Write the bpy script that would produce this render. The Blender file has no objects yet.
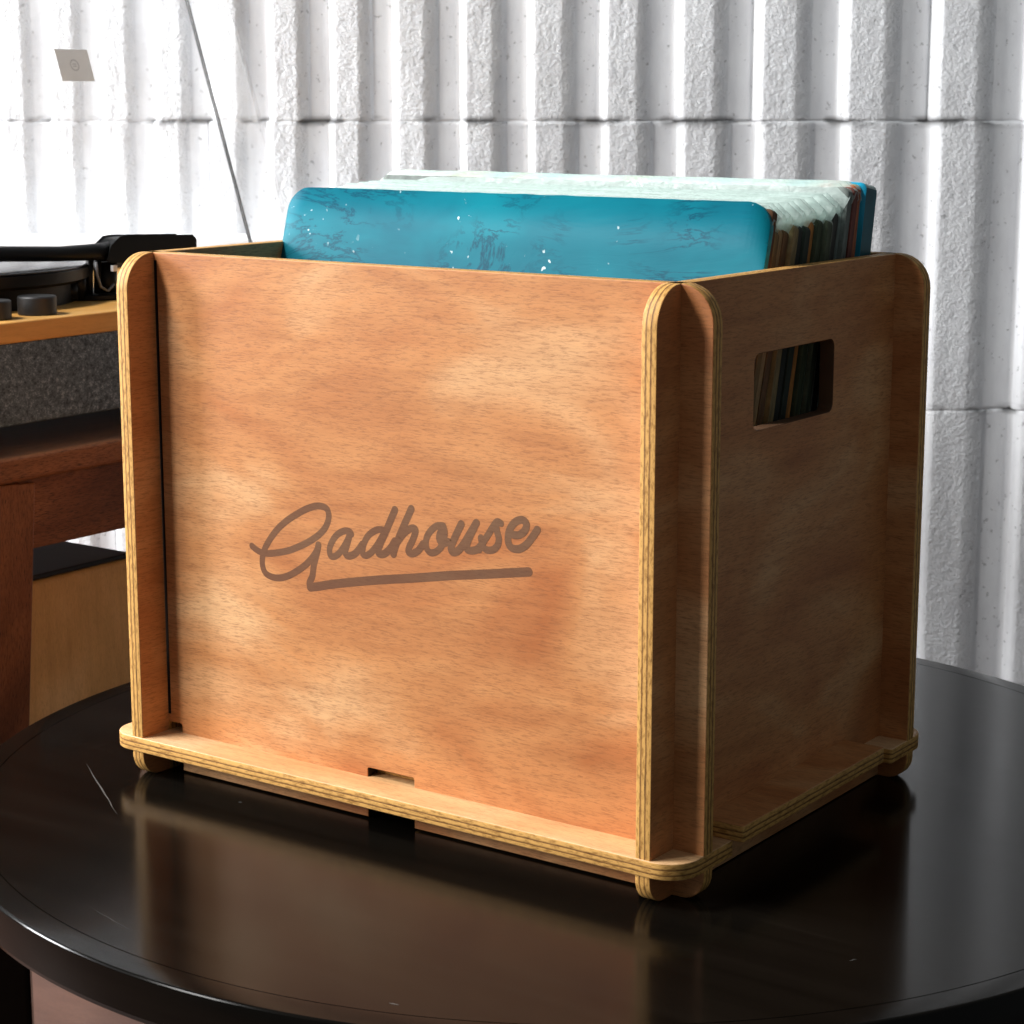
import bpy, math, random
import numpy as np
from mathutils import Vector, Matrix, noise as mn
random.seed(7)
sc = bpy.context.scene
col = sc.collection
PI = math.pi

# ------------------------------------------------------------------ camera frame
CAM = Vector((0.6612, -0.8215, 0.3756))
YAW, PITCH, F = 0.61881, -0.19557, 2111.26
cd = Vector((-math.sin(YAW)*math.cos(PITCH), math.cos(YAW)*math.cos(PITCH), math.sin(PITCH)))
cr = Vector((math.cos(YAW), math.sin(YAW), 0))
cu = cr.cross(cd)
cam_data = bpy.data.cameras.new('camera')
cam = bpy.data.objects.new('camera', cam_data)
col.objects.link(cam)
cam_data.sensor_width = 36
cam_data.lens = F/1024*36
cam_data.clip_start = .02
cam.matrix_world = Matrix(((cr.x, cu.x, -cd.x, CAM.x), (cr.y, cu.y, -cd.y, CAM.y), (cr.z, cu.z, -cd.z, CAM.z), (0, 0, 0, 1)))
sc.camera = cam
cam_data.dof.use_dof = True
cam_data.dof.focus_distance = 1.12
cam_data.dof.aperture_fstop = 36

def plane_hit(u, v, axis, val):
    k = cd + cr*((u-512)/F) + cu*((512-v)/F)
    return CAM + k*((val-CAM[axis])/k[axis])

# ------------------------------------------------------------------ node helpers
def new_mat(name):
    m = bpy.data.materials.new(name); m.use_nodes = True
    nt = m.node_tree; nt.nodes.clear()
    out = nt.nodes.new('ShaderNodeOutputMaterial')
    b = nt.nodes.new('ShaderNodeBsdfPrincipled')
    nt.links.new(b.outputs[0], out.inputs[0])
    return m, nt, b, out
def N(nt, t, **kw):
    n = nt.nodes.new(t)
    for k, v in kw.items():
        if k.startswith('i_'):
            n.inputs[k[2:].replace('_', ' ')].default_value = v
        else: setattr(n, k, v)
    return n
def coords(nt, scale=(1, 1, 1), kind='Object', rot=(0, 0, 0), loc=(0, 0, 0)):
    tc = nt.nodes.new('ShaderNodeTexCoord'); mp = nt.nodes.new('ShaderNodeMapping')
    mp.inputs['Scale'].default_value = scale; mp.inputs['Rotation'].default_value = rot; mp.inputs['Location'].default_value = loc
    nt.links.new(tc.outputs[kind], mp.inputs[0]); return mp.outputs[0]
def noise(nt, vec, scale=5, detail=4, rough=.5, dist=0):
    n = nt.nodes.new('ShaderNodeTexNoise')
    n.inputs['Scale'].default_value = scale; n.inputs['Detail'].default_value = detail
    n.inputs['Roughness'].default_value = rough; n.inputs['Distortion'].default_value = dist
    nt.links.new(vec, n.inputs['Vector']); return n.outputs['Fac']
def ramp(nt, fac, stops, interp='LINEAR'):
    r = nt.nodes.new('ShaderNodeValToRGB'); r.color_ramp.interpolation = interp
    e = r.color_ramp.elements
    while len(e) < len(stops): e.new(.5)
    for i, (p, c) in enumerate(stops):
        e[i].position = p; e[i].color = (c[0], c[1], c[2], 1) if not isinstance(c, (int, float)) else (c, c, c, 1)
    nt.links.new(fac, r.inputs[0]); return r.outputs[0]
def mix(nt, fac, a, b, mode='MIX'):
    n = nt.nodes.new('ShaderNodeMix'); n.data_type = 'RGBA'; n.blend_type = mode
    for s, v in ((n.inputs[0], fac), (n.inputs[6], a), (n.inputs[7], b)):
        if isinstance(v, (int, float)): s.default_value = v
        elif isinstance(v, (tuple, list)): s.default_value = (v[0], v[1], v[2], 1)
        else: nt.links.new(v, s)
    return n.outputs[2]
def math_(nt, op, a, b=0.0, c=0.0):
    n = nt.nodes.new('ShaderNodeMath'); n.operation = op
    for i, v in enumerate((a, b, c)):
        if isinstance(v, (int, float)): n.inputs[i].default_value = v
        else: nt.links.new(v, n.inputs[i])
    return n.outputs[0]
def bump(nt, b, h, strength=.3, dist=.001):
    n = nt.nodes.new('ShaderNodeBump'); n.inputs['Strength'].default_value = strength; n.inputs['Distance'].default_value = dist
    nt.links.new(h, n.inputs['Height']); nt.links.new(n.outputs[0], b.inputs['Normal'])

def veneer(name, lo, mid, hi, pore, rough=.5, grain=1.0):
    m, nt, b, _ = new_mat(name)
    oi = nt.nodes.new('ShaderNodeObjectInfo')
    tc = nt.nodes.new('ShaderNodeTexCoord')
    off = nt.nodes.new('ShaderNodeVectorMath'); off.operation = 'ADD'
    cx = nt.nodes.new('ShaderNodeCombineXYZ')
    nt.links.new(math_(nt, 'MULTIPLY', oi.outputs['Random'], 3.7), cx.inputs[0])
    nt.links.new(math_(nt, 'MULTIPLY', oi.outputs['Random'], 9.1), cx.inputs[1])
    nt.links.new(tc.outputs['Object'], off.inputs[0]); nt.links.new(cx.outputs[0], off.inputs[1])
    def mp(s, r=(0, 0, 0)):
        n = nt.nodes.new('ShaderNodeMapping'); n.inputs['Scale'].default_value = s; n.inputs['Rotation'].default_value = r
        nt.links.new(off.outputs[0], n.inputs[0]); return n.outputs[0]
    big = noise(nt, mp((4.5, 9, 9), (0, 0, .25)), 1.6, 3, .5, .9)
    c = ramp(nt, big, ((.28, lo), (.5, mid), (.72, hi)))
    st = noise(nt, mp((14, 150, 150), (0, 0, -.05)), 1, 5, .6, .6)
    c = mix(nt, .38*grain, c, ramp(nt, st, ((.3, (.62, .52, .45)), (.55, (1, 1, 1)), (.75, (1.2, 1.14, 1.08)))), 'MULTIPLY')
    ps = noise(nt, mp((180, 1350, 1350)), 1, 4, .7, .2)
    pm = ramp(nt, ps, ((.48, 0.0), (.68, 1.0)))
    c = mix(nt, math_(nt, 'MULTIPLY', pm, .55*grain), c, pore)
    nt.links.new(c, b.inputs['Base Color'])
    b.inputs['Roughness'].default_value = rough
    b.inputs['Specular IOR Level'].default_value = .35
    bump(nt, b, math_(nt, 'SUBTRACT', st, math_(nt, 'MULTIPLY', pm, .6)), .12, .0006)
    return m

def ply_edge(name, t, light, dark):
    m, nt, b, _ = new_mat(name)
    tc = nt.nodes.new('ShaderNodeTexCoord')
    sp = nt.nodes.new('ShaderNodeSeparateXYZ'); nt.links.new(tc.outputs['Object'], sp.inputs[0])
    wob = noise(nt, coords(nt, (60, 60, 60)), 1, 3)
    z = math_(nt, 'ADD', math_(nt, 'DIVIDE', sp.outputs[2], t), .5)
    z = math_(nt, 'ADD', z, math_(nt, 'MULTIPLY', math_(nt, 'SUBTRACT', wob, .5), .07))
    L, D2 = light, dark
    mid = tuple(.62*a+.38*c for a, c in zip(L, D2))
    c = ramp(nt, z, ((0, L), (.24, L), (.29, D2), (.36, mid), (.41, L), (.56, L), (.61, D2), (.68, mid), (.73, L), (1, L)))
    fine = noise(nt, coords(nt, (260, 260, 900)), 1, 4, .6)
    c = mix(nt, .75, c, ramp(nt, fine, ((.35, (.45, .36, .25)), (.52, (1, 1, 1)), (.7, (1.15, 1.12, 1.05)))), 'MULTIPLY')
    gap = ramp(nt, noise(nt, coords(nt, (45, 45, 700)), 1, 2), ((.70, 0.0), (.76, 1.0)))
    c = mix(nt, math_(nt, 'MULTIPLY', gap, .8), c, (.06, .03, .012))
    nt.links.new(c, b.inputs['Base Color']); b.inputs['Roughness'].default_value = .55
    b.inputs['Specular IOR Level'].default_value = .3
    return m

def plain(name, c, rough=.5, metal=0, spec=.5, var=0.0, vs=30):
    m, nt, b, _ = new_mat(name)
    n = noise(nt, coords(nt, (1, 1, 1)), vs, 4)
    lo = tuple(x*(1-var) for x in c); hi = tuple(x*(1+var) for x in c)
    nt.links.new(ramp(nt, n, ((.3, lo), (.7, hi))), b.inputs['Base Color'])
    b.inputs['Roughness'].default_value = rough; b.inputs['Metallic'].default_value = metal
    b.inputs['Specular IOR Level'].default_value = spec
    return m

# ------------------------------------------------------------------ object helpers
def tag(o, label=None, cat=None, group=None, kind=None):
    if label: o['label'] = label
    if cat: o['category'] = cat
    if group: o['group'] = group
    if kind: o['kind'] = kind
    return o
def empty(name, loc=(0, 0, 0), rot=(0, 0, 0)):
    o = bpy.data.objects.new(name, None); col.objects.link(o)
    o.location = loc; o.rotation_euler = rot; o.empty_display_size = .02; return o
def link(name, me, mats, parent=None, smooth=False, matrix=None):
    o = bpy.data.objects.new(name, me); col.objects.link(o)
    for m in (mats if isinstance(mats, (list, tuple)) else [mats]): me.materials.append(m)
    if smooth:
        me.polygons.foreach_set('use_smooth', [True]*len(me.polygons))
    if matrix is not None: o.matrix_local = matrix
    if parent: o.parent = parent
    return o
def mesh(name, vs, fs):
    me = bpy.data.meshes.new(name); me.from_pydata([tuple(v) for v in vs], [], fs); me.update(); return me
def box_geo(lo, hi, vs, fs, M=None):
    n = len(vs)
    for x in (lo[0], hi[0]):
        for y in (lo[1], hi[1]):
            for z in (lo[2], hi[2]):
                p = Vector((x, y, z)); vs.append(M @ p if M else p)
    for f in ((0, 1, 3, 2), (4, 6, 7, 5), (0, 4, 5, 1), (2, 3, 7, 6), (0, 2, 6, 4), (1, 5, 7, 3)):
        fs.append(tuple(n+i for i in f))
def box(name, lo, hi, m, parent=None, bev=0.001, M=None, loc=None):
    vs, fs = [], []; box_geo(lo, hi, vs, fs, M)
    o = link(name, mesh(name, vs, fs), m, parent)
    if loc: o.location = loc
    if bev:
        b = o.modifiers.new('bevel', 'BEVEL'); b.width = bev; b.segments = 3
    return o
def lathe(prof, n=96, center=(0, 0, 0), axis=None):
    vs, fs = [], []
    for r, z in prof:
        for k in range(n):
            a = 2*PI*k/n; vs.append(Vector((r*math.cos(a), r*math.sin(a), z)))
    m = len(prof)
    for i in range(m-1):
        for k in range(n):
            k2 = (k+1) % n; fs.append((i*n+k, i*n+k2, (i+1)*n+k2, (i+1)*n+k))
    fs.append(tuple(range(n-1, -1, -1))); fs.append(tuple((m-1)*n+k for k in range(n)))
    if axis:
        q = Vector((0, 0, 1)).rotation_difference(Vector(axis)); vs = [q @ v for v in vs]
    c = Vector(center); return [v+c for v in vs], fs
def tube(pts, r, n=12, flat=1.0):
    pts = [Vector(p) for p in pts]; vs, fs = [], []
    up = Vector((0, 0, 1))
    rr = r if isinstance(r, (list, tuple)) else [r]*len(pts)
    for i, p in enumerate(pts):
        t = (pts[min(i+1, len(pts)-1)]-pts[max(i-1, 0)]).normalized()
        a = t.cross(up)
        if a.length < 1e-3: a = Vector((1, 0, 0))
        a.normalize(); b = a.cross(t)
        for k in range(n):
            q = 2*PI*k/n; vs.append(p+a*math.cos(q)*rr[i]+b*math.sin(q)*rr[i]*flat)
    for i in range(len(pts)-1):
        for k in range(n):
            k2 = (k+1) % n; fs.append((i*n+k, i*n+k2, (i+1)*n+k2, (i+1)*n+k))
    fs.append(tuple(range(n-1, -1, -1))); fs.append(tuple((len(pts)-1)*n+k for k in range(n)))
    return vs, fs
def vv(name, g, m, parent=None, smooth=True): return link(name, mesh(name, *g), m, parent, smooth)
def fix_smooth(o, ang=35):
    me = o.data
    try: me.set_sharp_from_angle(angle=math.radians(ang))
    except Exception: pass

def rounded(pts, seg=8):
    """pts: (x, y, r) corners -> polygon with rounded corners"""
    out = []; n = len(pts)
    for i in range(n):
        p = Vector(pts[i][:2]); r = pts[i][2]
        if r <= 0: out.append(p); continue
        a = (Vector(pts[i-1][:2])-p).normalized(); b = (Vector(pts[(i+1) % n][:2])-p).normalized()
        s, e = p+a*r, p+b*r; c = p+a*r+b*r     # right-angle corners
        for k in range(seg+1):
            q = (PI/2)*k/seg
            out.append(c-b*r*math.cos(q)-a*r*math.sin(q))
    return out
def board(name, outer, holes, t, mats, parent, M, bev=.0007):
    cu_ = bpy.data.curves.new(name, 'CURVE'); cu_.dimensions = '2D'; cu_.fill_mode = 'BOTH'
    cu_.extrude = t/2-bev; cu_.bevel_depth = bev; cu_.bevel_resolution = 2; cu_.offset = -bev
    for poly in [outer]+holes:
        s = cu_.splines.new('POLY'); s.points.add(len(poly)-1); s.use_cyclic_u = True
        for i, p in enumerate(poly): s.points[i].co = (p[0], p[1], 0, 1)
    tmp = bpy.data.objects.new('tmp', cu_); col.objects.link(tmp)
    bpy.context.view_layer.update()
    me = bpy.data.meshes.new_from_object(tmp.evaluated_get(bpy.context.evaluated_depsgraph_get()))
    bpy.data.objects.remove(tmp); bpy.data.curves.remove(cu_)
    me.name = name; me.materials.clear()
    o = link(name, me, mats, parent, False, M)
    for p in me.polygons: p.material_index = 0 if abs(p.normal.z) > .6 else 1
    return o

# ------------------------------------------------------------------ materials
VEN = veneer('mahogany_veneer', (.45, .150, .045), (.60, .262, .095), (.74, .42, .20), (.20, .070, .024))
VEN_LIT = veneer('lit_mahogany_veneer', (.64, .34, .14), (.76, .46, .22), (.84, .57, .32), (.34, .15, .06))  # same veneer as the panels, strong light on the rails painted in
T = .0083
EDGE = ply_edge('plywood_edge', T, (.68, .37, .105), (.13, .05, .014))
def burned():
    m = VEN.copy(); m.name = 'burned_veneer'
    nt = m.node_tree; b = [n for n in nt.nodes if n.type == 'BSDF_PRINCIPLED'][0]
    src = b.inputs['Base Color'].links[0].from_socket
    c = mix(nt, .84, src, (.085, .034, .018)); nt.links.new(c, b.inputs['Base Color'])
    b.inputs['Roughness'].default_value = .8; return m
BURN = burned()

SAWN = plain('smoked_hole_edge', (.11, .048, .018), .7, var=.3)
SLOT_SHADE = plain('shaded_slot_edge', (.025, .012, .006), .7)  # shade inside the seam gap and notches, painted as dark edge colour
# ------------------------------------------------------------------ the crate
H, W2, D = .2916, .17, .2224
DT, E = .0205, .0172                # side panel ears, front/back panel ears
Z1, ZT = .0149, .0149+T             # bottom rails
ZF = ZT+T                           # top of floor board
crate = empty('record_crate', (0, .11, 0))
tag(crate, 'open plywood record crate with a burned script logo, standing on the black round table', 'crate')
CI = Matrix.Translation((0, -.11, 0))
def M_front(y): return CI @ Matrix(((1, 0, 0, 0), (0, 0, -1, y), (0, 1, 0, 0), (0, 0, 0, 1)))
def M_side(x): return CI @ Matrix(((0, 0, 1, x), (1, 0, 0, 0), (0, 1, 0, 0), (0, 0, 0, 1)))
def M_flat(z): return CI @ Matrix.Translation((0, 0, z))
xe = W2+E
def face_panel(name, y, slots=True):
    s = .0010                                             # raised skirt between the feet
    nz = .0282
    xin = W2-T
    o = rounded([(-xe, 0, .012), (-xin, 0, 0), (-xin, nz, 0), (-.1514, nz, .0012), (-.1514, s, 0),
                 (-.0168, s, 0), (-.0168, nz, .0012), (.0140, nz, .0012), (.0140, s, 0),
                 (.1514, s, 0), (.1514, nz, .0012), (xin, nz, 0), (xin, 0, 0), (xe, 0, .012), (xe, H, .0180), (-xe, H, .0180)], 8)
    holes = []
    for sx in ((-1,) if slots else ()):
        a, b = (-xin+.0001, -xin+.0018)
        holes.append([Vector((a, .033)), Vector((b, .033)), Vector((b, H-.0045)), Vector((a, H-.0045))])
    ob = board(name, o, holes, T, [VEN, EDGE, SLOT_SHADE], crate, M_front(y), .0005)
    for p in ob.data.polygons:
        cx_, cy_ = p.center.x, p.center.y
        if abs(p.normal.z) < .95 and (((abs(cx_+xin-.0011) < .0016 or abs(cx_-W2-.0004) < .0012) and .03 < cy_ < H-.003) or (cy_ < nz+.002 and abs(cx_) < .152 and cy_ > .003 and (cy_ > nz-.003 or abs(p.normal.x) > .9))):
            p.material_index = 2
    return ob
fp = face_panel('front_panel', T/2)
bp_ = face_panel('back_panel', D+T/2, False)
def side_panel(x):
    s = .0006
    ye = D+T+DT-.003
    o = rounded([(-DT, 0, .013), (T, 0, 0), (T, s, 0), (D, s, 0), (D, 0, 0), (ye, 0, .013), (ye, H, .0195), (-DT, H, .0195)], 10)
    hole = rounded([(.0696, .2150, .0045), (.1532, .2150, .0045), (.1532, .2525, .0045), (.0696, .2525, .0045)], 6)
    ob = board('side_panel', o, [hole], T, [VEN, EDGE, SAWN], crate, M_side(x), .0005)
    for p in ob.data.polygons:
        if .066 < p.center.x < .157 and .21 < p.center.y < .257 and abs(p.normal.z) < .95: p.material_index = 2
side_panel(W2-T/2+.0001); side_panel(-W2+T/2-.0001)
def rail(y0, y1, r0, r1):
    o = rounded([(-.1893, y0, r0), (.1873, y0, r0), (.1873, y1, r1), (-.1893, y1, r1)], 8)
    return board('bottom_rail', o, [], T, [VEN_LIT, EDGE], crate, M_flat((Z1+ZT)/2), .0006)
rail(-.0212, .0285, .0165, .002); rail(.2025, .2500, .002, .0165)
fo = rounded([(-.1618, .0085, 0), (.1618, .0085, 0), (.1618, .0262, 0), (.1935, .0262, .001), (.1935, .1800, .001), (.1618, .1800, 0),
              (.1618, .2222, 0), (-.1618, .2222, 0), (-.1618, .1800, 0), (-.1935, .1800, .001), (-.1935, .0262, .001), (-.1618, .0262, 0)], 3)
board('floor_board', fo, [], T, [VEN, EDGE], crate, M_flat(ZF-T/2), .0005)

# burned-in script logo, traced as round-ended strokes
def pxs(pts, ox): return [(ox+a/10.24, 495+b/10.24) for a, b in pts]
S = []
S.append((pxs([(72, 522), (120, 562), (180, 592), (255, 598), (350, 588), (450, 568), (560, 525), (660, 475), (760, 405), (830, 320), (858, 220), (840, 145), (790, 117), (720, 114), (620, 147), (520, 202), (430, 262), (340, 342), (270, 432), (212, 530), (182, 620), (180, 720), (212, 800), (280, 840), (360, 848), (440, 828), (530, 780), (620, 715), (690, 640), (735, 570), (752, 512)], 245), 6.3))
S.append((pxs([(752, 512), (735, 600), (705, 720), (690, 830), (660, 900), (668, 950)], 245), 6.8))
S.append((pxs([(668, 945), (760, 935), (860, 918), (1050, 897), (1370, 870), (1768, 848), (2100, 825), (2500, 808), (2905, 787)], 245), 8.0))
S.append((pxs([(322, 400), (300, 372), (240, 370), (170, 412), (120, 485), (97, 560), (112, 625), (160, 625), (210, 580), (262, 500), (302, 415)], 320), 6.2))
S.append((pxs([(302, 415), (278, 500), (258, 580), (282, 622), (335, 615), (385, 575), (435, 505)], 320), 6.8))
S.append((pxs([(650, 358), (590, 355), (520, 392), (470, 452), (440, 535), (440, 605), (480, 618), (535, 578), (590, 505), (640, 420)], 320), 6.2))
S.append((pxs([(768, 152), (722, 260), (672, 380), (622, 490), (595, 570), (612, 605), (665, 598), (722, 545), (765, 475)], 320), 7.0))
S.append((pxs([(935, 142), (885, 255), (832, 375), (792, 475), (762, 560), (752, 605)], 320), 7.0))
S.append((pxs([(795, 480), (850, 405), (910, 352), (962, 340), (978, 372), (950, 460), (912, 540), (908, 585), (950, 600), (1010, 565), (1055, 500)], 320), 6.6))
S.append((pxs([(545, 315), (478, 318), (410, 375), (372, 450), (372, 535), (410, 588), (470, 582), (528, 525), (556, 440), (560, 370), (545, 315)], 390), 6.2))
S.append((pxs([(545, 325), (512, 395), (505, 450), (535, 495), (600, 478)], 390), 6.6))
S.append((pxs([(730, 298), (700, 360), (660, 445), (625, 535), (640, 583), (695, 572), (755, 500), (825, 385), (885, 285)], 390), 7.0))
S.append((pxs([(885, 285), (835, 390), (795, 480), (785, 550), (830, 570), (895, 555), (945, 500)], 390), 6.8))
S.append((pxs([(522, 290), (480, 275), (435, 335), (395, 400), (355, 460), (318, 520), (300, 560)], 450), 6.2))
S.append((pxs([(468, 300), (482, 375), (500, 450), (485, 520), (435, 562), (375, 560), (335, 520), (318, 440)], 450), 6.4))
S.append((pxs([(640, 405), (705, 410), (765, 365), (783, 300), (745, 255), (675, 272), (618, 340), (595, 425), (602, 500), (640, 545), (715, 550), (785, 505), (845, 430), (895, 355)], 450), 6.8))
def catmull(P, k=5):
    out = []
    for i in range(len(P)-1):
        p0, p1, p2, p3 = P[max(i-1, 0)], P[i], P[i+1], P[min(i+2, len(P)-1)]
        for j in range(k):
            t = j/k
            out.append(tuple(.5*((2*b)+(c-a)*t+(2*a-5*b+4*c-d)*t*t+(-a+3*b-3*c+d)*t**3) for a, b, c, d in zip(p0, p1, p2, p3)))
    out.append(P[-1]); return out
lvs, lfs = [], []
for si, (P, w) in enumerate(S):
    P = catmull(P)
    Q = [plane_hit(u, v, 1, 0.0) for u, v in P]
    r = w/2/1690.0
    y = -.00003-si*.000003
    L, R_ = [], []; yy = [y-.11-i*3e-7 for i in range(len(Q))]
    for i, q in enumerate(Q):
        t = (Q[min(i+1, len(Q)-1)]-Q[max(i-1, 0)]); t = Vector((t.x, 0, t.z)).normalized(); n = Vector((-t.z, 0, t.x))
        L.append(q+n*r); R_.append(q-n*r)
    def cap(c, t):
        a0 = math.atan2(t.z, t.x); return [Vector((c.x+r*math.cos(a0+PI/2-PI*k/8), 0, c.z+r*math.sin(a0+PI/2-PI*k/8))) for k in range(1, 8)]
    base = len(lvs)
    for a, b, q in zip(L, R_, yy): lvs += [(a.x, q, a.z), (b.x, q, b.z)]
    for i in range(len(L)-1):
        k = base+2*i; lfs.append((k, k+1, k+3, k+2))
    for end in (0, 1):
        c = Q[-1] if end else Q[0]; t = (Q[-1]-Q[-2]) if end else (Q[0]-Q[1])
        ye_ = yy[-1]-5e-7 if end else yy[0]-5e-7; n0 = len(lvs); lvs.append((c.x, ye_, c.z)); a0 = math.atan2(t.z, t.x)
        for k in range(13): lvs.append((c.x+r*math.cos(a0-PI/2+PI*k/12), ye_, c.z+r*math.sin(a0-PI/2+PI*k/12)))
        for k in range(12): lfs.append((n0, n0+1+k, n0+2+k))
lo_ = link('burned_logo', mesh('burned_logo', lvs, lfs), BURN, crate)
lo_['label'] = 'dark burned script lettering on the front panel'

# ------------------------------------------------------------------ records
def cyan_mat():
    m, nt, b, _ = new_mat('worn_cyan_card')
    big = noise(nt, coords(nt, (3, 3, 6)), 2, 4, .6, .5)
    c = ramp(nt, big, ((.3, (.0, .09, .14)), (.55, (.0, .15, .205)), (.75, (.0, .23, .29))))
    cr1 = noise(nt, coords(nt, (9, 9, 28)), 1, 7, .68, 2.2)
    ck = ramp(nt, math_(nt, 'ABSOLUTE', math_(nt, 'SUBTRACT', cr1, .5)), ((0, 1.0), (.03, 0.0)))
    patch = ramp(nt, noise(nt, coords(nt, (12, 12, 14)), 1, 3), ((.47, 0.0), (.56, 1.0)))
    c = mix(nt, math_(nt, 'MULTIPLY', math_(nt, 'MULTIPLY', ck, patch), .9), c, (.0, .05, .09))
    sp = ramp(nt, noise(nt, coords(nt, (230, 230, 230)), 1, 2), ((.70, 0.0), (.74, 1.0)))
    p2 = ramp(nt, noise(nt, coords(nt, (20, 20, 20), loc=(3, 1, 0)), 1, 2), ((.5, 0.0), (.6, 1.0)))
    c = mix(nt, math_(nt, 'MULTIPLY', sp, p2), c, (.7, .8, .8))
    nt.links.new(c, b.inputs['Base Color']); b.inputs['Roughness'].default_value = .5; b.inputs['Specular IOR Level'].default_value = .12
    bump(nt, b, cr1, .22, .0015); return m
CYAN = cyan_mat()
WORN = plain('worn_card_edge', (.55, .66, .66), .7, var=.4, vs=120)
WORNC = plain('worn_cyan_edge', (.03, .30, .38), .6, var=.8, vs=90)
def card(name, c, bands=None):
    m, nt, b, _ = new_mat(name)
    n = noise(nt, coords(nt, (60, 300, 60)), 1, 5, .7)
    out = ramp(nt, n, ((.3, tuple(x*.45 for x in c)), (.55, c), (.75, tuple(min(1, x*1.7) for x in c))))
    nt.links.new(out, b.inputs['Base Color']); b.inputs['Roughness'].default_value = .7; return m
def multi_card():
    m, nt, b, _ = new_mat('printed_card_tops')
    v = nt.nodes.new('ShaderNodeTexVoronoi'); v.inputs['Scale'].default_value = 1
    nt.links.new(coords(nt, (70, 8, 6)), v.inputs['Vector'])
    sp = nt.nodes.new('ShaderNodeSeparateColor'); nt.links.new(v.outputs['Color'], sp.inputs[0])
    c = ramp(nt, sp.outputs[0], ((0, (.75, .85, .8)), (.4, (.85, .85, .75)), (.55, (.8, .25, .18)), (.66, (.1, .5, .55)), (.78, (.75, .65, .2)), (.88, (.8, .8, .75))), 'CONSTANT')
    nt.links.new(c, b.inputs['Base Color']); b.inputs['Roughness'].default_value = .6; return m
MULTI = multi_card()
def plastic():
    m, nt, b, out = new_mat('milky_clear_plastic')
    b.inputs['Base Color'].default_value = (.80, .93, .89, 1); b.inputs['Roughness'].default_value = .22
    tr = nt.nodes.new('ShaderNodeBsdfTransparent'); tr.inputs[0].default_value = (.96, .99, .98, 1)
    tl = nt.nodes.new('ShaderNodeBsdfTranslucent'); tl.inputs[0].default_value = (.86, .96, .93, 1)
    a = nt.nodes.new('ShaderNodeMixShader'); a.inputs[0].default_value = .35
    nt.links.new(b.outputs[0], a.inputs[1]); nt.links.new(tl.outputs[0], a.inputs[2])
    mx = nt.nodes.new('ShaderNodeMixShader')
    f = ramp(nt, noise(nt, coords(nt, (30, 30, 60)), 1, 4, .6, 1), ((.3, .35), (.7, .75)))
    nt.links.new(f, mx.inputs[0]); nt.links.new(tr.outputs[0], mx.inputs[1]); nt.links.new(a.outputs[0], mx.inputs[2])
    nt.links.new(mx.outputs[0], out.inputs[0])
    bump(nt, b, noise(nt, coords(nt, (90, 90, 120)), 1, 4, .6, 2), .6, .002)
    return m
PLAS = plastic()

def jacket_geo(x0, x1, h, t, r=.01, bend=0.0, bulge=.0008, seed=0, nick=.0004):
    """card sleeve: columns across x with rounded upper corners; local z up, y thickness, base at z=0"""
    xs = [x0+(x1-x0)*(.5-.5*math.cos(PI*k/60)) for k in range(61)]
    zs = [k/10 for k in range(11)]
    vs, fs = [], []
    def top(x):
        d = min(x-x0, x1-x)
        z = h
        if d < r: z = h-r+math.sqrt(max(0, r*r-(r-d)**2))
        return z+mn.noise(Vector((x*90, seed, 0)))*nick
    for side in (0, 1):
        for x in xs:
            zt = top(x)
            for q in zs:
                z = zt*q
                y = (-t/2 if side == 0 else t/2)+mn.noise(Vector((x*9, z*9, seed*3.1)))*bulge
                d = max(0, (x0+.035)-x)
                y += bend*d*d*(z/h)
                vs.append((x+mn.noise(Vector((z*60, seed, 5)))*nick*(1 if (x < x0+.01 or x > x1-.01) else 0), y, z))
    nx, nz = len(xs), len(zs)
    def i(s, a, b): return s*nx*nz+a*nz+b
    for a in range(nx-1):
        for b in range(nz-1):
            fs.append((i(0, a, b), i(0, a+1, b), i(0, a+1, b+1), i(0, a, b+1)))
            fs.append((i(1, a, b), i(1, a, b+1), i(1, a+1, b+1), i(1, a+1, b)))
    for a in range(nx-1):
        fs.append((i(0, a, nz-1), i(0, a+1, nz-1), i(1, a+1, nz-1), i(1, a, nz-1)))
        fs.append((i(0, a, 0), i(1, a, 0), i(1, a+1, 0), i(0, a+1, 0)))
    for b in range(nz-1):
        fs.append((i(0, 0, b), i(0, 0, b+1), i(1, 0, b+1), i(1, 0, b)))
        fs.append((i(0, nx-1, b), i(1, nx-1, b), i(1, nx-1, b+1), i(0, nx-1, b+1)))
    return vs, fs
def jacket(name, mats, parent, *a, **k):
    me = mesh(name, *jacket_geo(*a, **k))
    o = link(name, me, mats, parent, False)
    for p in me.polygons:
        n = p.normal
        p.material_index = 0 if abs(n.y) > .6 else (1 if n.z > .25 or len(mats) < 3 else 2)
        p.use_smooth = abs(n.y) > .6
    return o

cols = [('dark brown', (.10, .045, .018)), ('olive brown', (.15, .095, .035)), ('tan', (.30, .19, .085)), ('umber', (.13, .065, .025)),
        ('khaki', (.21, .155, .07)), ('near-black', (.015, .018, .014)), ('black-green', (.02, .03, .022)), ('orange-brown', (.42, .17, .04)),
        ('dark green', (.045, .06, .03)), ('bottle-green', (.06, .075, .045)), ('pale grey', (.36, .38, .34)), ('charcoal', (.05, .05, .045)),
        ('slate grey', (.13, .15, .14)), ('maroon', (.14, .04, .03)), ('rust', (.33, .10, .04)), ('sandy', (.30, .24, .13))]
n_mid = len(cols)
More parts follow.
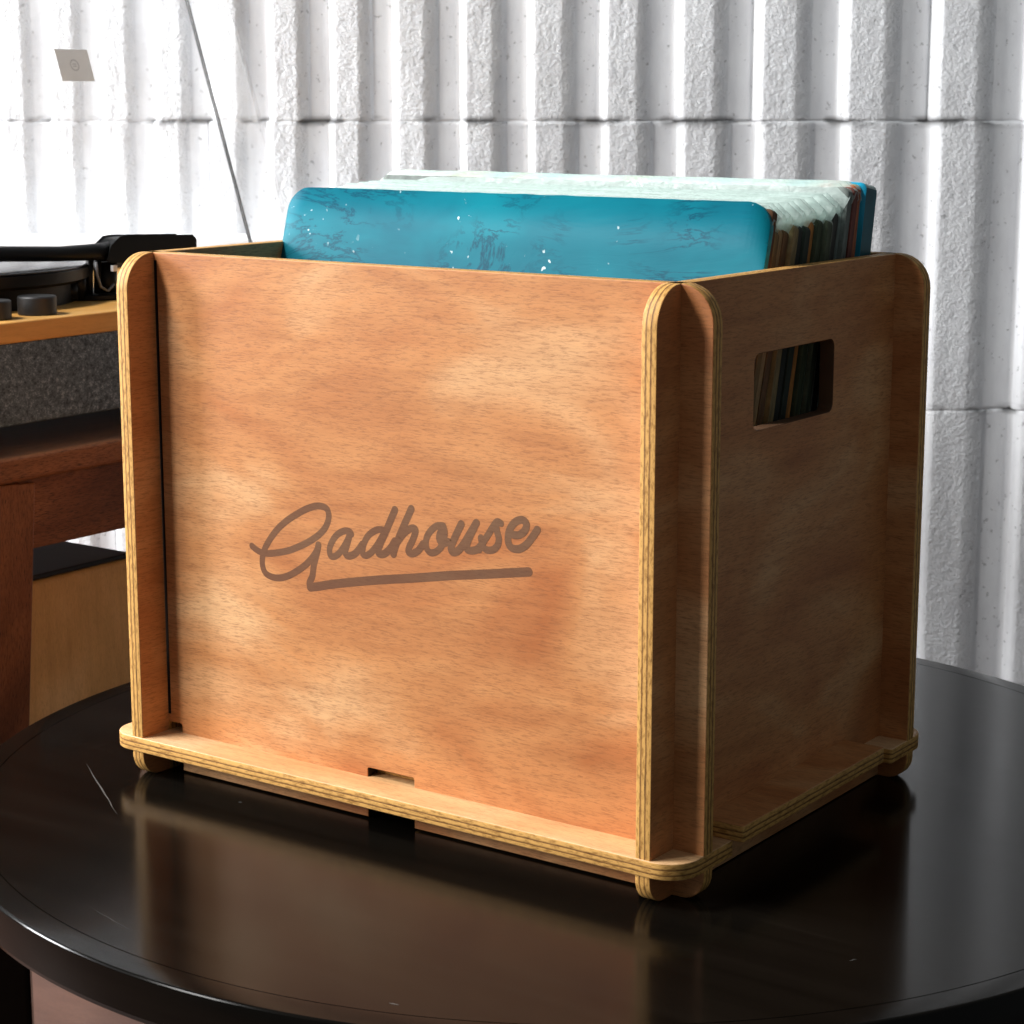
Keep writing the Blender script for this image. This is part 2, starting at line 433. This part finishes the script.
# front cyan record
yb0, yt0 = .0345, .1140
def rec_pose(yb, th, zb): return (0, yb, zb), (-th, 0, 0)
G = 'records filed upright in the plywood crate'
r0 = empty('record_sleeve', (0, yb0, ZF+.0003), (-math.atan(.277), 0, 0))
tag(r0, 'worn bright cyan record sleeve at the very front of the crate', 'record', G)
jacket('jacket', [CYAN, WORNC, WORNC], r0, -.1625, .155, .3015, .0034, r=.014, bend=.9, bulge=.0006, seed=1, nick=.0005)
prevn = 'front cyan'
for k in range(n_mid):
    f = (k+1)/(n_mid+1)
    th = math.radians(15.4*(1-f)+9.6*f)
    yb = .0398+(.1628-.0398)*k/(n_mid-1)
    nm, c = cols[k]
    r = empty('record_sleeve', (random.uniform(-.0015, .0015), yb, ZF+.0003), (-th, 0, 0))
    nxt = cols[k+1][0] if k+1 < n_mid else 'rear teal-blue'
    tag(r, 'record with %s spine in milky plastic, filed between the %s and %s ones' % (nm, prevn, nxt), 'record', G)
    prevn = nm
    t = random.choice((.0046, .0050, .0052)) if nm != 'orange-brown' else .0053
    tall = k >= n_mid-4
    hj = (.3005 if tall else random.uniform(.284, .289)) if k else .2975
    xr = .1555+random.uniform(-.0022, .0010) - (.001 if k else 0)
    cm = card('card_'+nm.replace(' ', '_').replace('-', '_'), tuple(x*1.35 for x in c))
    jacket('jacket', [cm, MULTI if tall else cm, cm], r, -.158, xr, hj, t, r=.003, seed=k+2, nick=.0006)
    if k == 0: r['label'] = 'record with bare dark brown spine, directly behind the front cyan sleeve'; 
    # outer sleeve: two thin sheets joined at the top
    hp = .2985+random.uniform(-.0008, .0012)+(.0045 if tall else 0)
    vs, fs = [], []
    prof = [(-t/2-.0003, .015), (-t/2-.0003, hp-.016), (-t/2-.0002, hp-.003), (-.0008, hp), (.0008, hp), (t/2+.0002, hp-.003), (t/2+.0003, hp-.016), (t/2+.0003, .015)]
    X = [-.1625+ (xr+.0007+.1625)*j/40 for j in range(41)]
    for x in X:
        for y, z in prof:
            w = mn.noise(Vector((x*40, z*30, k*5.3)))*.0007*(1 if z > .25 else .2)
            zz = z+(mn.noise(Vector((x*25, k*2.2, 9)))*.0009 if z > hp-.01 else 0)
            d = min(x-X[0], X[-1]-x)
            if z > hp-.01 and d < .006: zz -= .006-math.sqrt(max(0, .006**2-(.006-d)**2))
            vs.append((x-(.0035*min(1, max(0, (x-X[34])/(X[40]-X[34]))) if z < hp-.015 else 0), y+w*.4, zz))
    for j in range(40):
        for q in range(7):
            fs.append((j*8+q, (j+1)*8+q, (j+1)*8+q+1, j*8+q+1))
    po = link('plastic_sleeve', mesh('plastic_sleeve', vs, fs), PLAS, r, True)
TEAL = plain('dark_teal_card', (.0, .10, .14), .35, var=.5, vs=40)
BLUE = plain('bright_blue_card', (.01, .36, .58), .4, var=.3, vs=40)
r1 = empty('record_sleeve', (0, .1735, ZF+.0003), (-math.radians(9.1), 0, 0))
tag(r1, 'rearmost record, a blue sleeve with a thick dark teal spine', 'record', G)
jacket('jacket', [BLUE, WORN, TEAL], r1, -.160, .1556, .3003, .0125, r=.004, seed=40, nick=.0004)

# ------------------------------------------------------------------ round table
def table_mat():
    m, nt, b, _ = new_mat('black_stained_wood')
    v = coords(nt, (3, 60, 60), rot=(0, 0, .3))
    g = noise(nt, v, 1, 5, .6, .4)
    c = ramp(nt, g, ((.3, (.0025, .0021, .0016)), (.6, (.005, .004, .003)), (.8, (.010, .008, .006))))
    sm = noise(nt, coords(nt, (7, 7, 7)), 1, 4, .6, 1)
    sc1 = noise(nt, coords(nt, (25, 900, 1), rot=(0, 0, .9)), 1, 2, .5)
    nt.links.new(c, b.inputs['Base Color'])
    nt.links.new(ramp(nt, math_(nt, 'ADD', math_(nt, 'MULTIPLY', sm, .75), math_(nt, 'MULTIPLY', g, .25)), ((.3, .13), (.7, .20))), b.inputs['Roughness'])
    b.inputs['Specular IOR Level'].default_value = .15
    bump(nt, b, math_(nt, 'ADD', g, math_(nt, 'MULTIPLY', sc1, .3)), .05, .0006)
    return m
BLK = table_mat()
TC = Vector((.0315, .1289, 0)); TR = .3442
tb = empty('round_table', (TC.x, TC.y, -.45))
tag(tb, 'black-stained round wooden table carrying the record crate', 'table')
prof = [(.001, 0), (TR*.5, 0), (TR-.0148, 0), (TR-.0147, -.0009), (TR-.0143, -.0009), (TR-.0142, 0), (TR-.0020, -.0001), (TR-.0012, -.0002), (TR-.0005, -.0005), (TR-.0001, -.0011), (TR, -.0018), (TR, -.0195), (TR-.001, -.0220), (TR-.004, -.0235), (TR*.5, -.0235), (.001, -.0235)]
vs, fs = lathe(prof, 256, (0, 0, .45))
top = link('tabletop', mesh('tabletop', vs, fs), BLK, tb, True); fix_smooth(top, 12)
for k, ang in enumerate((227, 317, 47, 137)):
    a = math.radians(ang); c = Vector((.322*math.cos(a), .322*math.sin(a), 0))
    vs, fs = [], []; n = 0
    M = Matrix.Translation((c.x, c.y, 0)) @ Matrix.Rotation(a, 4, 'Z')
    for z, s, dx in ((0, .015, 0), (.2, .0155, 0), (.4265, .016, 0)):
        for px, py in ((-1, -1), (1, -1), (1, 1), (-1, 1)): vs.append(M @ Vector((px*s+dx, py*s, z)))
    for i in range(2):
        for q in range(4): fs.append((i*4+q, i*4+(q+1) % 4, (i+1)*4+(q+1) % 4, (i+1)*4+q))
    fs += [(3, 2, 1, 0), (8, 9, 10, 11)]
    lg = link('leg', mesh('leg', vs, fs), BLK, tb)
    bv = lg.modifiers.new('bevel', 'BEVEL'); bv.width = .003; bv.segments = 3
vs, fs = lathe([(.24, .395), (.25, .395), (.25, .4266), (.24, .4266), (.24, .395)], 96)
link('apron', mesh('apron', vs, fs[:-2]), BLK, tb)
# scratches worn into the lacquer
SCR = plain('scratched_lacquer', (.06, .056, .05), .6, var=.9, vs=500)
def tl(u, v): p = plane_hit(u, v, 2, 0); return Vector((p.x-TC.x, p.y-TC.y, .45006))
for (a_, b_, w_) in (((86, 764), (117, 814), .0006), ((389, 1003), (399, 1005), .0007), ((238, 802), (242, 802.6), .0008), ((86, 905), (130, 930), .0002), ((850, 961), (856, 959), .0005)):
    vs, fs = [], []; a = tl(*a_); b = tl(*b_); t = (b-a).normalized(); n = Vector((-t.y, t.x, 0)); K = 14
    for i in range(K+1):
        f = i/K; ww = w_*math.sin(PI*min(max(f, .04), .96))*(.6+.8*abs(mn.noise(Vector((i*3.3, a.x*50, 0))))); c = a.lerp(b, f)+n*mn.noise(Vector((i*.5, a.y*30, 1)))*.0006
        vs.extend([c+n*ww, c-n*ww])
    for i in range(K): fs.append((2*i, 2*i+1, 2*i+3, 2*i+2))
    link('scratch_mark', mesh('scratch_mark', vs, fs), SCR, tb)

# ------------------------------------------------------------------ wall, floor
def wall_mat():
    m, nt, b, _ = new_mat('white_painted_block')
    at = nt.nodes.new('ShaderNodeAttribute'); at.attribute_name = 'rough'
    jt = nt.nodes.new('ShaderNodeAttribute'); jt.attribute_name = 'joint'
    n0 = noise(nt, coords(nt, (260, 260, 260)), 1, 5, .72, 0)
    vo = nt.nodes.new('ShaderNodeTexVoronoi'); vo.feature = 'SMOOTH_F1'; vo.inputs['Scale'].default_value = 1; nt.links.new(coords(nt, (320, 320, 320)), vo.inputs['Vector'])
    n1 = math_(nt, 'SUBTRACT', n0, math_(nt, 'MULTIPLY', vo.outputs['Distance'], .25))
    n2 = noise(nt, coords(nt, (60, 60, 25)), 1, 4, .6)
    pit = ramp(nt, noise(nt, coords(nt, (210, 210, 210), loc=(4, 2, 1)), 1, 2), ((.66, 0.0), (.73, 1.0)))
    c = ramp(nt, n2, ((.3, (.73, .74, .77)), (.6, (.80, .815, .84))))
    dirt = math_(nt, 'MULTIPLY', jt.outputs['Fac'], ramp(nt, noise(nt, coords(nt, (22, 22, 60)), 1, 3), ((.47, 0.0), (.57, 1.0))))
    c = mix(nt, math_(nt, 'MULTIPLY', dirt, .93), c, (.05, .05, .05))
    c = mix(nt, math_(nt, 'MULTIPLY', pit, .45), c, (.12, .12, .12))
    nt.links.new(c, b.inputs['Base Color']); b.inputs['Roughness'].default_value = .7
    b.inputs['Specular IOR Level'].default_value = .2
    h = math_(nt, 'MULTIPLY', n1, math_(nt, 'ADD', math_(nt, 'MULTIPLY', at.outputs['Fac'], 1.0), .06))
    h = math_(nt, 'SUBTRACT', h, math_(nt, 'MULTIPLY', pit, .18))
    bump(nt, b, h, .7, .004); return m
WM = wall_mat(); FRO0 = plain('white_painted_ledge', (.84, .84, .84), .5)
WD = 2.12
nh = Vector((-math.sin(YAW), math.cos(YAW), 0))
WO = CAM+nh*WD
def s_of(u): return (u-512)/F*WD*1.0+ (0)
edges_px = [-230, -175, -122, -78, -35, 10, 58, 107, 160, 213, 270, 330, 392, 458, 525, 597, 672, 750, 835, 925, 1018, 1115, 1215, 1320]
es = [s_of(u) for u in edges_px]
joints = [.3490, .0602, .638, -.229]
prof_w = [(0, -.90), (.02, -.5), (.065, -.08), (.095, 0), (.48, 0), (.56, -.16), (.66, -.46), (.80, -.74), (.93, -.86), (1, -.90)]
def prof_at(f):
    for (a, za), (b, zb) in zip(prof_w, prof_w[1:]):
        if f <= b:
            q = (f-a)/(b-a); return za+(zb-za)*q
    return -.9
def rough_at(f): return 0.0 if f < .08 else (min(1, (f-.08)/.05) if f < .5 else max(0, 1-(f-.60)/.08) if f > .6 else 1.0)
S_, fr = [], []
for i in range(len(es)-1):
    w = es[i+1]-es[i]
    ff = sorted(set([0, .018, .035, .06, .09, .12, .16]+[.16+.34*j/12 for j in range(13)]+[.5+.5*j/14 for j in range(15)]))[:-1]
    for f in ff: S_.append(es[i]+w*f); fr.append((i, f, w))
Z_ = []
z = -.45
while z < .85: Z_.append(z); z += .0035
for j in joints: Z_ += [j-.0016, j-.0005, j+.0005, j+.0016]
Z_ = sorted(Z_)
ns, nz = len(S_), len(Z_)
vs = np.zeros((ns*nz, 3)); ra = np.zeros(ns*nz); ja = np.zeros(ns*nz)
for a in range(ns):
    i, f, w = fr[a]; dep = .017*min(1, w/.07); base = prof_at(f); rg = rough_at(f)
    for b in range(nz):
        z = Z_[b]
        crs = sum(1 for j in joints if z > j)
        jit = .0025*math.sin(i*12.9+crs*7.7)
        dj = min(abs(z-j) for j in joints)
        d = base*dep*(1+.08*math.sin(i*3.3+crs*5.1))
        d += rg*(mn.noise(Vector((S_[a]*55, z*55, 1)))*.0005+mn.noise(Vector((S_[a]*190, z*190, 7)))*.0007)
        g = max(0, 1-dj/.0018); d -= g*.0016
        p = WO+cr*(S_[a]+jit*(1 if f < .7 else 0))-nh*d
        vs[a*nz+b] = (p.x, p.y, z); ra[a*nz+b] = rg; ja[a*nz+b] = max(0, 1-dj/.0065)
fs = [(a*nz+b, (a+1)*nz+b, (a+1)*nz+b+1, a*nz+b+1) for a in range(ns-1) for b in range(nz-1)]
# thickness: back face
me = mesh('wall_back', vs.tolist(), fs)
for nme, arr in (('rough', ra), ('joint', ja)):
    at = me.attributes.new(nme, 'FLOAT', 'POINT'); at.data.foreach_set('value', arr.astype(np.float32))
wl = link('wall_back', me, WM, None, True); tag(wl, kind='structure')
wl['label'] = 'white painted fluted concrete block wall'

vs, fs = [], []
LMx = Matrix(((cr.x, -nh.x, 0, WO.x), (cr.y, -nh.y, 0, WO.y), (0, 0, 1, 0), (0, 0, 0, 1)))
box_geo((-.78, -.01, .150), (s_of(385), .055, .2385), vs, fs, LMx)
tr_ = link('trim_1', mesh('trim_1', vs, fs), FRO0); tag(tr_, kind='structure')
bv = tr_.modifiers.new('bevel', 'BEVEL'); bv.width = .003; bv.segments = 3
FL = veneer('brown_floor_wood', (.075, .034, .022), (.105, .048, .031), (.14, .068, .045), (.03, .012, .008), .5)
vs, fs = [], []
box_geo((-1.6, -1.4, -.03), (1.3, 1.5, 0), vs, fs)
fl = link('floor', mesh('floor', vs, fs), FL); fl.location = (0, 0, -.45); tag(fl, kind='structure')

# ------------------------------------------------------------------ bench, cabinet under it, turntable
DARKW = veneer('dark_walnut', (.11, .042, .017), (.19, .075, .031), (.28, .12, .05), (.022, .008, .004), .45, 1.6)
bn = empty('side_bench', (-.555, .36, -.45))
tag(bn, 'dark brown wooden bench behind the round table, under the turntable', 'bench')
def rel(o, base, p): return tuple(Vector(p)-Vector(base))
BB = (-.555, .36, -.45)
def bbox(name, lo, hi, m, par, base, bev=.001): return box(name, rel(0, base, lo), rel(0, base, hi), m, par, bev)
Mx = Matrix.Rotation(PI/2, 4, 'Z')
def along_y(name, lo, hi, m, par, base, bev=.001, vert=False):
    """box whose local x (the grain) runs along world y, or up"""
    R3 = Matrix.Rotation(PI/2, 3, 'Z') if not vert else Matrix.Rotation(-PI/2, 3, 'Y')
    Ri = R3.inverted(); lo, hi = Vector(lo), Vector(hi); c = (lo+hi)/2; h = Ri @ ((hi-lo)/2); h = Vector([abs(x) for x in h])
    o = box(name, -h, h, m, par, bev); o.matrix_basis = Matrix.Translation(c-Vector(base)) @ R3.to_4x4(); return o
along_y('bench_top', (-.735, -.02, .1235), (-.400, .70, .1405), DARKW, bn, BB, .003)
along_y('apron', (-.430, .116, .0740), (-.411, .655, .1236), DARKW, bn, BB)
along_y('apron', (-.725, .130, .0740), (-.706, .655, .1236), DARKW, bn, BB)
for x in (-.460, -.725):
    for y in (.063, .640):
        lg = along_y('leg', (x, y, -.4520), (x+.052, y+.066, .1236), DARKW, bn, BB, .0015, True)
        pv = Matrix.Translation(Vector((x, y+.02, .1236))-Vector(BB)); ang = math.radians(-5 if y < .3 else 5)
        lg.matrix_basis = pv @ Matrix.Rotation(ang, 4, 'X') @ pv.inverted() @ lg.matrix_basis.copy()

CABW = veneer('oak_speaker_veneer', (.60, .38, .14), (.72, .48, .20), (.80, .58, .28), (.32, .17, .06), .5, .8)
BLKP = plain('matte_black', (.012, .012, .013), .45, var=.3)
cb = empty('speaker_cabinet', (-.58, .15, -.18))
tag(cb, 'light oak box with black top, standing under the dark bench', 'cabinet')
CBB = (-.58, .15, -.18)
along_y('cabinet_body', (-.70, .135, -.1798), (-.4705, .279, .0330), CABW, cb, CBB, .004, True)
along_y('black_top', (-.698, .137, .0331), (-.4725, .277, .0372), BLKP, cb, CBB, .0015)

along_y('lower_shelf', (-.728, .070, -.1970), (-.415, .690, -.1800), DARKW, bn, BB, .002)
# turntable
OAK = veneer('honey_oak', (.70, .34, .08), (.80, .43, .12), (.86, .54, .2), (.55, .25, .07), .4, .6)
def fabric():
    m, nt, b, _ = new_mat('grey_speaker_cloth')
    a = noise(nt, coords(nt, (250, 700, 250)), 1, 3, .6); c2 = noise(nt, coords(nt, (700, 250, 900)), 1, 3, .6)
    c = ramp(nt, math_(nt, 'MULTIPLY', a, c2), ((.12, (.045, .064, .082)), (.28, (.135, .185, .235)), (.42, (.29, .37, .45))))
    nt.links.new(c, b.inputs['Base Color']); b.inputs['Roughness'].default_value = .9; b.inputs['Specular IOR Level'].default_value = .15
    bump(nt, b, a, .4, .0006); return m
FAB = fabric()
TB = (-.57, .335, .1405)
tt = empty('turntable', TB)
tag(tt, 'record player with grey cloth body and honey wood deck, clear lid raised, on the bench', 'turntable')
along_y('body', (-.706, .03, .1555), (-.431, .64, .2115), FAB, tt, TB, .002)
along_y('wood_deck', (-.710, .028, .2112), (-.430, .642, .2255), OAK, tt, TB, .0015)
for x in (-.47, -.67):
    for y in (.07, .60):
        g = lathe([(.012, 0), (.014, .003), (.014, .012), (.012, .0155)], 32, rel(0, TB, (x, y, .1405)))
        vv('foot', g, BLKP, tt)
RUB = plain('black_rubber', (.014, .014, .015), .5, var=.2)
SATB = plain('satin_black', (.005, .005, .0055), .4, spec=.2, var=.2)
for u in (37.0, -9.0):
    p = plane_hit(u, 303, 0, -.456)
    r = .0134
    g = lathe([(r*.96, 0), (r, .0006), (r, .0118), (r*.95, .0128), (.0005, .0130)], 48, rel(0, TB, (-.456, p.y, .2256)))
    k = vv('knob', g, RUB, tt); fix_smooth(k, 30)
# platter and record
PCX, PCY, PR = -.592, .196, .118
g = lathe([(.05, .2256), (.108, .2256), (.108, .2400), (PR-.004, .2405), (PR, .2430), (PR, .2505), (PR-.001, .2512), (.001, .2512)], 128, rel(0, TB, (PCX, PCY, 0)))
pl = vv('platter', g, SATB, tt); fix_smooth(pl, 30)
def vinyl():
    m, nt, b, _ = new_mat('vinyl_grooves')
    b.inputs['Base Color'].default_value = (.02, .02, .021, 1)
    nn = noise(nt, coords(nt, (40, 40, 40)), 1, 3)
    nt.links.new(ramp(nt, nn, ((.3, .24), (.7, .27))), b.inputs['Roughness']); b.inputs['Specular IOR Level'].default_value = .9
    return m
g = lathe([(PR-.002, .2513), (PR-.0005, .2520), (PR-.002, .2527), (.045, .2524), (.001, .2524)], 128, (PCX, PCY, 0))
rv = vv('vinyl_record', g, vinyl()); tag(rv, 'glossy dark record lying on the turntable platter', 'record')
# tonearm: arm tube, pivot, counterweight, mount
def P3(u, v, X=-.50): return plane_hit(u, v, 0, X)-Vector(TB)
ax_l, ax_r = P3(-60, 254), P3(112, 251)
arm = vv('tonearm', tube([ax_l, P3(-10, 254), P3(60, 254), P3(95, 252), ax_r], [.0050, .0055, .0055, .0062, .0075], 20, 1.0), SATB, tt)
bvs, bfs = [], []
a0, a1 = P3(100, 249), P3(187, 247)
t = (a1-a0).normalized(); n = t.cross(Vector((0, 0, 1))).normalized(); up = n.cross(t)*-1
if up.z < 0: up = -up
outl = [(0, -.0075), (.004, .002), (.012, .0078), (.020, .0086), (.088, .0086), (.0915, .006), (.0915, -.0070), (.088, -.0085), (.004, -.0085)]
for sd in (-.009, .009):
    for q, h in outl: bvs.append(a0+t*q+up*h+n*sd)
m_ = len(outl); bfs = [tuple(range(m_)), tuple(range(2*m_-1, m_-1, -1))]+[(i, (i+1) % m_, m_+(i+1) % m_, m_+i) for i in range(m_)]
cw = link('arm_housing', mesh('arm_housing', bvs, bfs), SATB, tt)
b_ = cw.modifiers.new('bevel', 'BEVEL'); b_.width = .0015; b_.segments = 3
vv('cable', tube([P3(183, 240), P3(189, 237), P3(193, 242), P3(194, 250), P3(194, 262), P3(190, 290)], .0012, 10), RUB, tt)
base_c = plane_hit(98, 298, 2, .2256)
g = lathe([(.029, 0), (.030, .0008), (.030, .0035), (.028, .0045), (.001, .0045)], 64, rel(0, TB, (base_c.x-.006, base_c.y+.004, .2256)))
k = vv('arm_base', g, SATB, tt); fix_smooth(k, 30)
def post(u0, v0, v1, r, mm=SATB, X=-.505, name='arm_post'):
    a, b = P3(u0, v1, X), P3(u0, v0, X); vv(name, tube([a, b], r, 16), mm, tt)
post(89.5, 254, 300, .0028); post(97.5, 253, 300, .0028); post(79, 268, 300, .0055); post(70, 283, 300, .006); post(107, 262, 300, .0075)
vv('anti_skate_wire', tube([P3(96, 262, -.49), P3(97, 275, -.49), P3(101, 287, -.49), P3(108, 291, -.49), P3(114, 284, -.49)], .0010, 8), plain('grey_wire', (.15, .15, .16), .4), tt)
HILITE = plain('painted_highlight', (.82, .82, .82), .4)
a = P3(110.5, 271.5, -.492); box('highlight_block', (a.x, a.y, a.z), (a.x+.003, a.y+.0045, a.z+.0045), HILITE, tt, .0004)  # small white block stands in for a highlight

# raised clear lid
def acrylic():
    m, nt, b, out = new_mat('clear_acrylic')
    tr = nt.nodes.new('ShaderNodeBsdfTransparent'); tr.inputs[0].default_value = (.985, .985, .985, 1)
    gl = nt.nodes.new('ShaderNodeBsdfGlossy'); gl.inputs['Roughness'].default_value = .08
    df = nt.nodes.new('ShaderNodeBsdfDiffuse'); df.inputs[0].default_value = (.85, .85, .86, 1)  # white haze mixed in to imitate reflections whitening the lid
    fr_ = nt.nodes.new('ShaderNodeFresnel'); fr_.inputs[0].default_value = 1.12
    a = nt.nodes.new('ShaderNodeMixShader'); nt.links.new(fr_.outputs[0], a.inputs[0]); nt.links.new(tr.outputs[0], a.inputs[1]); nt.links.new(gl.outputs[0], a.inputs[2])
    sm = ramp(nt, noise(nt, coords(nt, (6, 6, 9)), 1, 4, .6, .6), ((.35, .01), (.7, .10)))
    c = nt.nodes.new('ShaderNodeMixShader'); nt.links.new(sm, c.inputs[0]); nt.links.new(a.outputs[0], c.inputs[1]); nt.links.new(df.outputs[0], c.inputs[2])
    nt.links.new(c.outputs[0], out.inputs[0]); return m
ACR = acrylic()
hinge = Vector((-.700, 0, .2338))
e1 = Vector((-.312, 0, .9501)); e2 = Vector((.9501, 0, .312))        # up the lid, and out towards its open side
LM = Matrix(((e2.x, 0, e1.x, hinge.x-TB[0]), (0, 1, 0, -TB[1]), (e2.z, 0, e1.z, hinge.z-TB[2]), (0, 0, 0, 1)))
def lidbox(name, lo, hi, m, par=tt, bev=.0004):
    o = box(name, lo, hi, m, par, bev); o.matrix_local = LM; return o
YE, LL = .6672, .37
lidbox('lid_panel', (-.0015, .045, .004), (.0015, YE-.0012, LL), ACR)
lidbox('lid_side', (.0016, YE-.003, .004), (.0500, YE, LL), ACR)
lidbox('lid_side', (.0016, .045, .004), (.0500, .048, LL), ACR)
DK = plain('refraction_dark', (.008, .008, .008), .5, spec=.2)  # dark strip painted for the refraction darkening along the lid corner
lidbox('lid_corner_dark', (-.0016, YE-.0011, .004), (.0014, YE+.0006, LL), DK, bev=0)
lidbox('lid_lip', (.0501, YE-.0035, .004), (.0515, YE+.0006, LL), ACR, bev=0)
FRO = plain('frosted_rail', (.88, .88, .88), .35)
bbox('hinge_rail', (-.7085, .045, .2256), (-.6985, .6640, .2370), BLKP, tt, TB, .002)
# grey maker's sticker on the lid, with its faint ring mark
GS = plain('grey_sticker', (.9, .9, .9), .5, var=.05)
vs, fs = [], []
ys = (.4815, .5202); zs_ = (.1600, .1890)
box_geo((.0016, ys[0], zs_[0]), (.0020, ys[1], zs_[1]), vs, fs)
st = link('lid_sticker', mesh('lid_sticker', vs, fs), GS, tt); st.matrix_local = LM; st['label'] = 'grey rectangular sticker'
GS2 = plain('sticker_print', (.60, .60, .61), .5)
vs, fs = [], []
cy_, cz_ = (ys[0]+ys[1])/2, (zs_[0]+zs_[1])/2
for k in range(32):
    a = 2*PI*k/32
    for r in (.0042, .0052): vs.append((.00205, cy_+r*math.cos(a), cz_+r*math.sin(a)))
for k in range(32): fs.append((2*k, 2*k+1, (2*k+3) % 64, (2*k+2) % 64))
for z0 in (-.001, .001):
    n0 = len(vs); vs += [(.00205, cy_-.0022, cz_+z0-.0004), (.00205, cy_+.0022, cz_+z0-.0004), (.00205, cy_+.0022, cz_+z0+.0004), (.00205, cy_-.0022, cz_+z0+.0004)]; fs.append((n0, n0+1, n0+2, n0+3))
s2 = link('sticker_emblem', mesh('sticker_emblem', vs, fs), GS2, st)

# ------------------------------------------------------------------ light
w = bpy.data.worlds.new('world'); sc.world = w; w.use_nodes = True
bg = w.node_tree.nodes['Background']; bg.inputs[0].default_value = (.88, .97, 1, 1); bg.inputs[1].default_value = .12
def area(name, loc, target, size, energy, color=(1, 1, 1)):
    l = bpy.data.lights.new(name, 'AREA'); l.shape = 'RECTANGLE'; l.size, l.size_y = size; l.energy = energy; l.color = color
    o = bpy.data.objects.new(name, l); col.objects.link(o); o.location = loc
    o.rotation_euler = (Vector(target)-Vector(loc)).to_track_quat('-Z', 'Y').to_euler(); return o
area('window_light', (-1.02, -1.65, .90), (-.02, .1, .15), (.35, .6), 19, (1, .985, .96))
area('high_window_light', (-1.0, -.85, 1.80), (-.02, .1, .1), (.4, .4), 40, (1, .99, .97))
area('side_window_light', (-1.92, -.95, .80), (-.1, .5, .2), (.40, .7), 52, (.98, .99, 1))
area('left_wall_fill_light', (-1.80, -.05, .85), (-.75, .85, .25), (.5, .8), 26, (.97, .985, 1))  # added unseen fill, brightens the left part of the wall
sc.view_settings.view_transform = 'Standard'; sc.view_settings.look = 'None'
sc.view_settings.exposure = 0.13; sc.view_settings.gamma = 1
sc.view_settings.use_curve_mapping = False
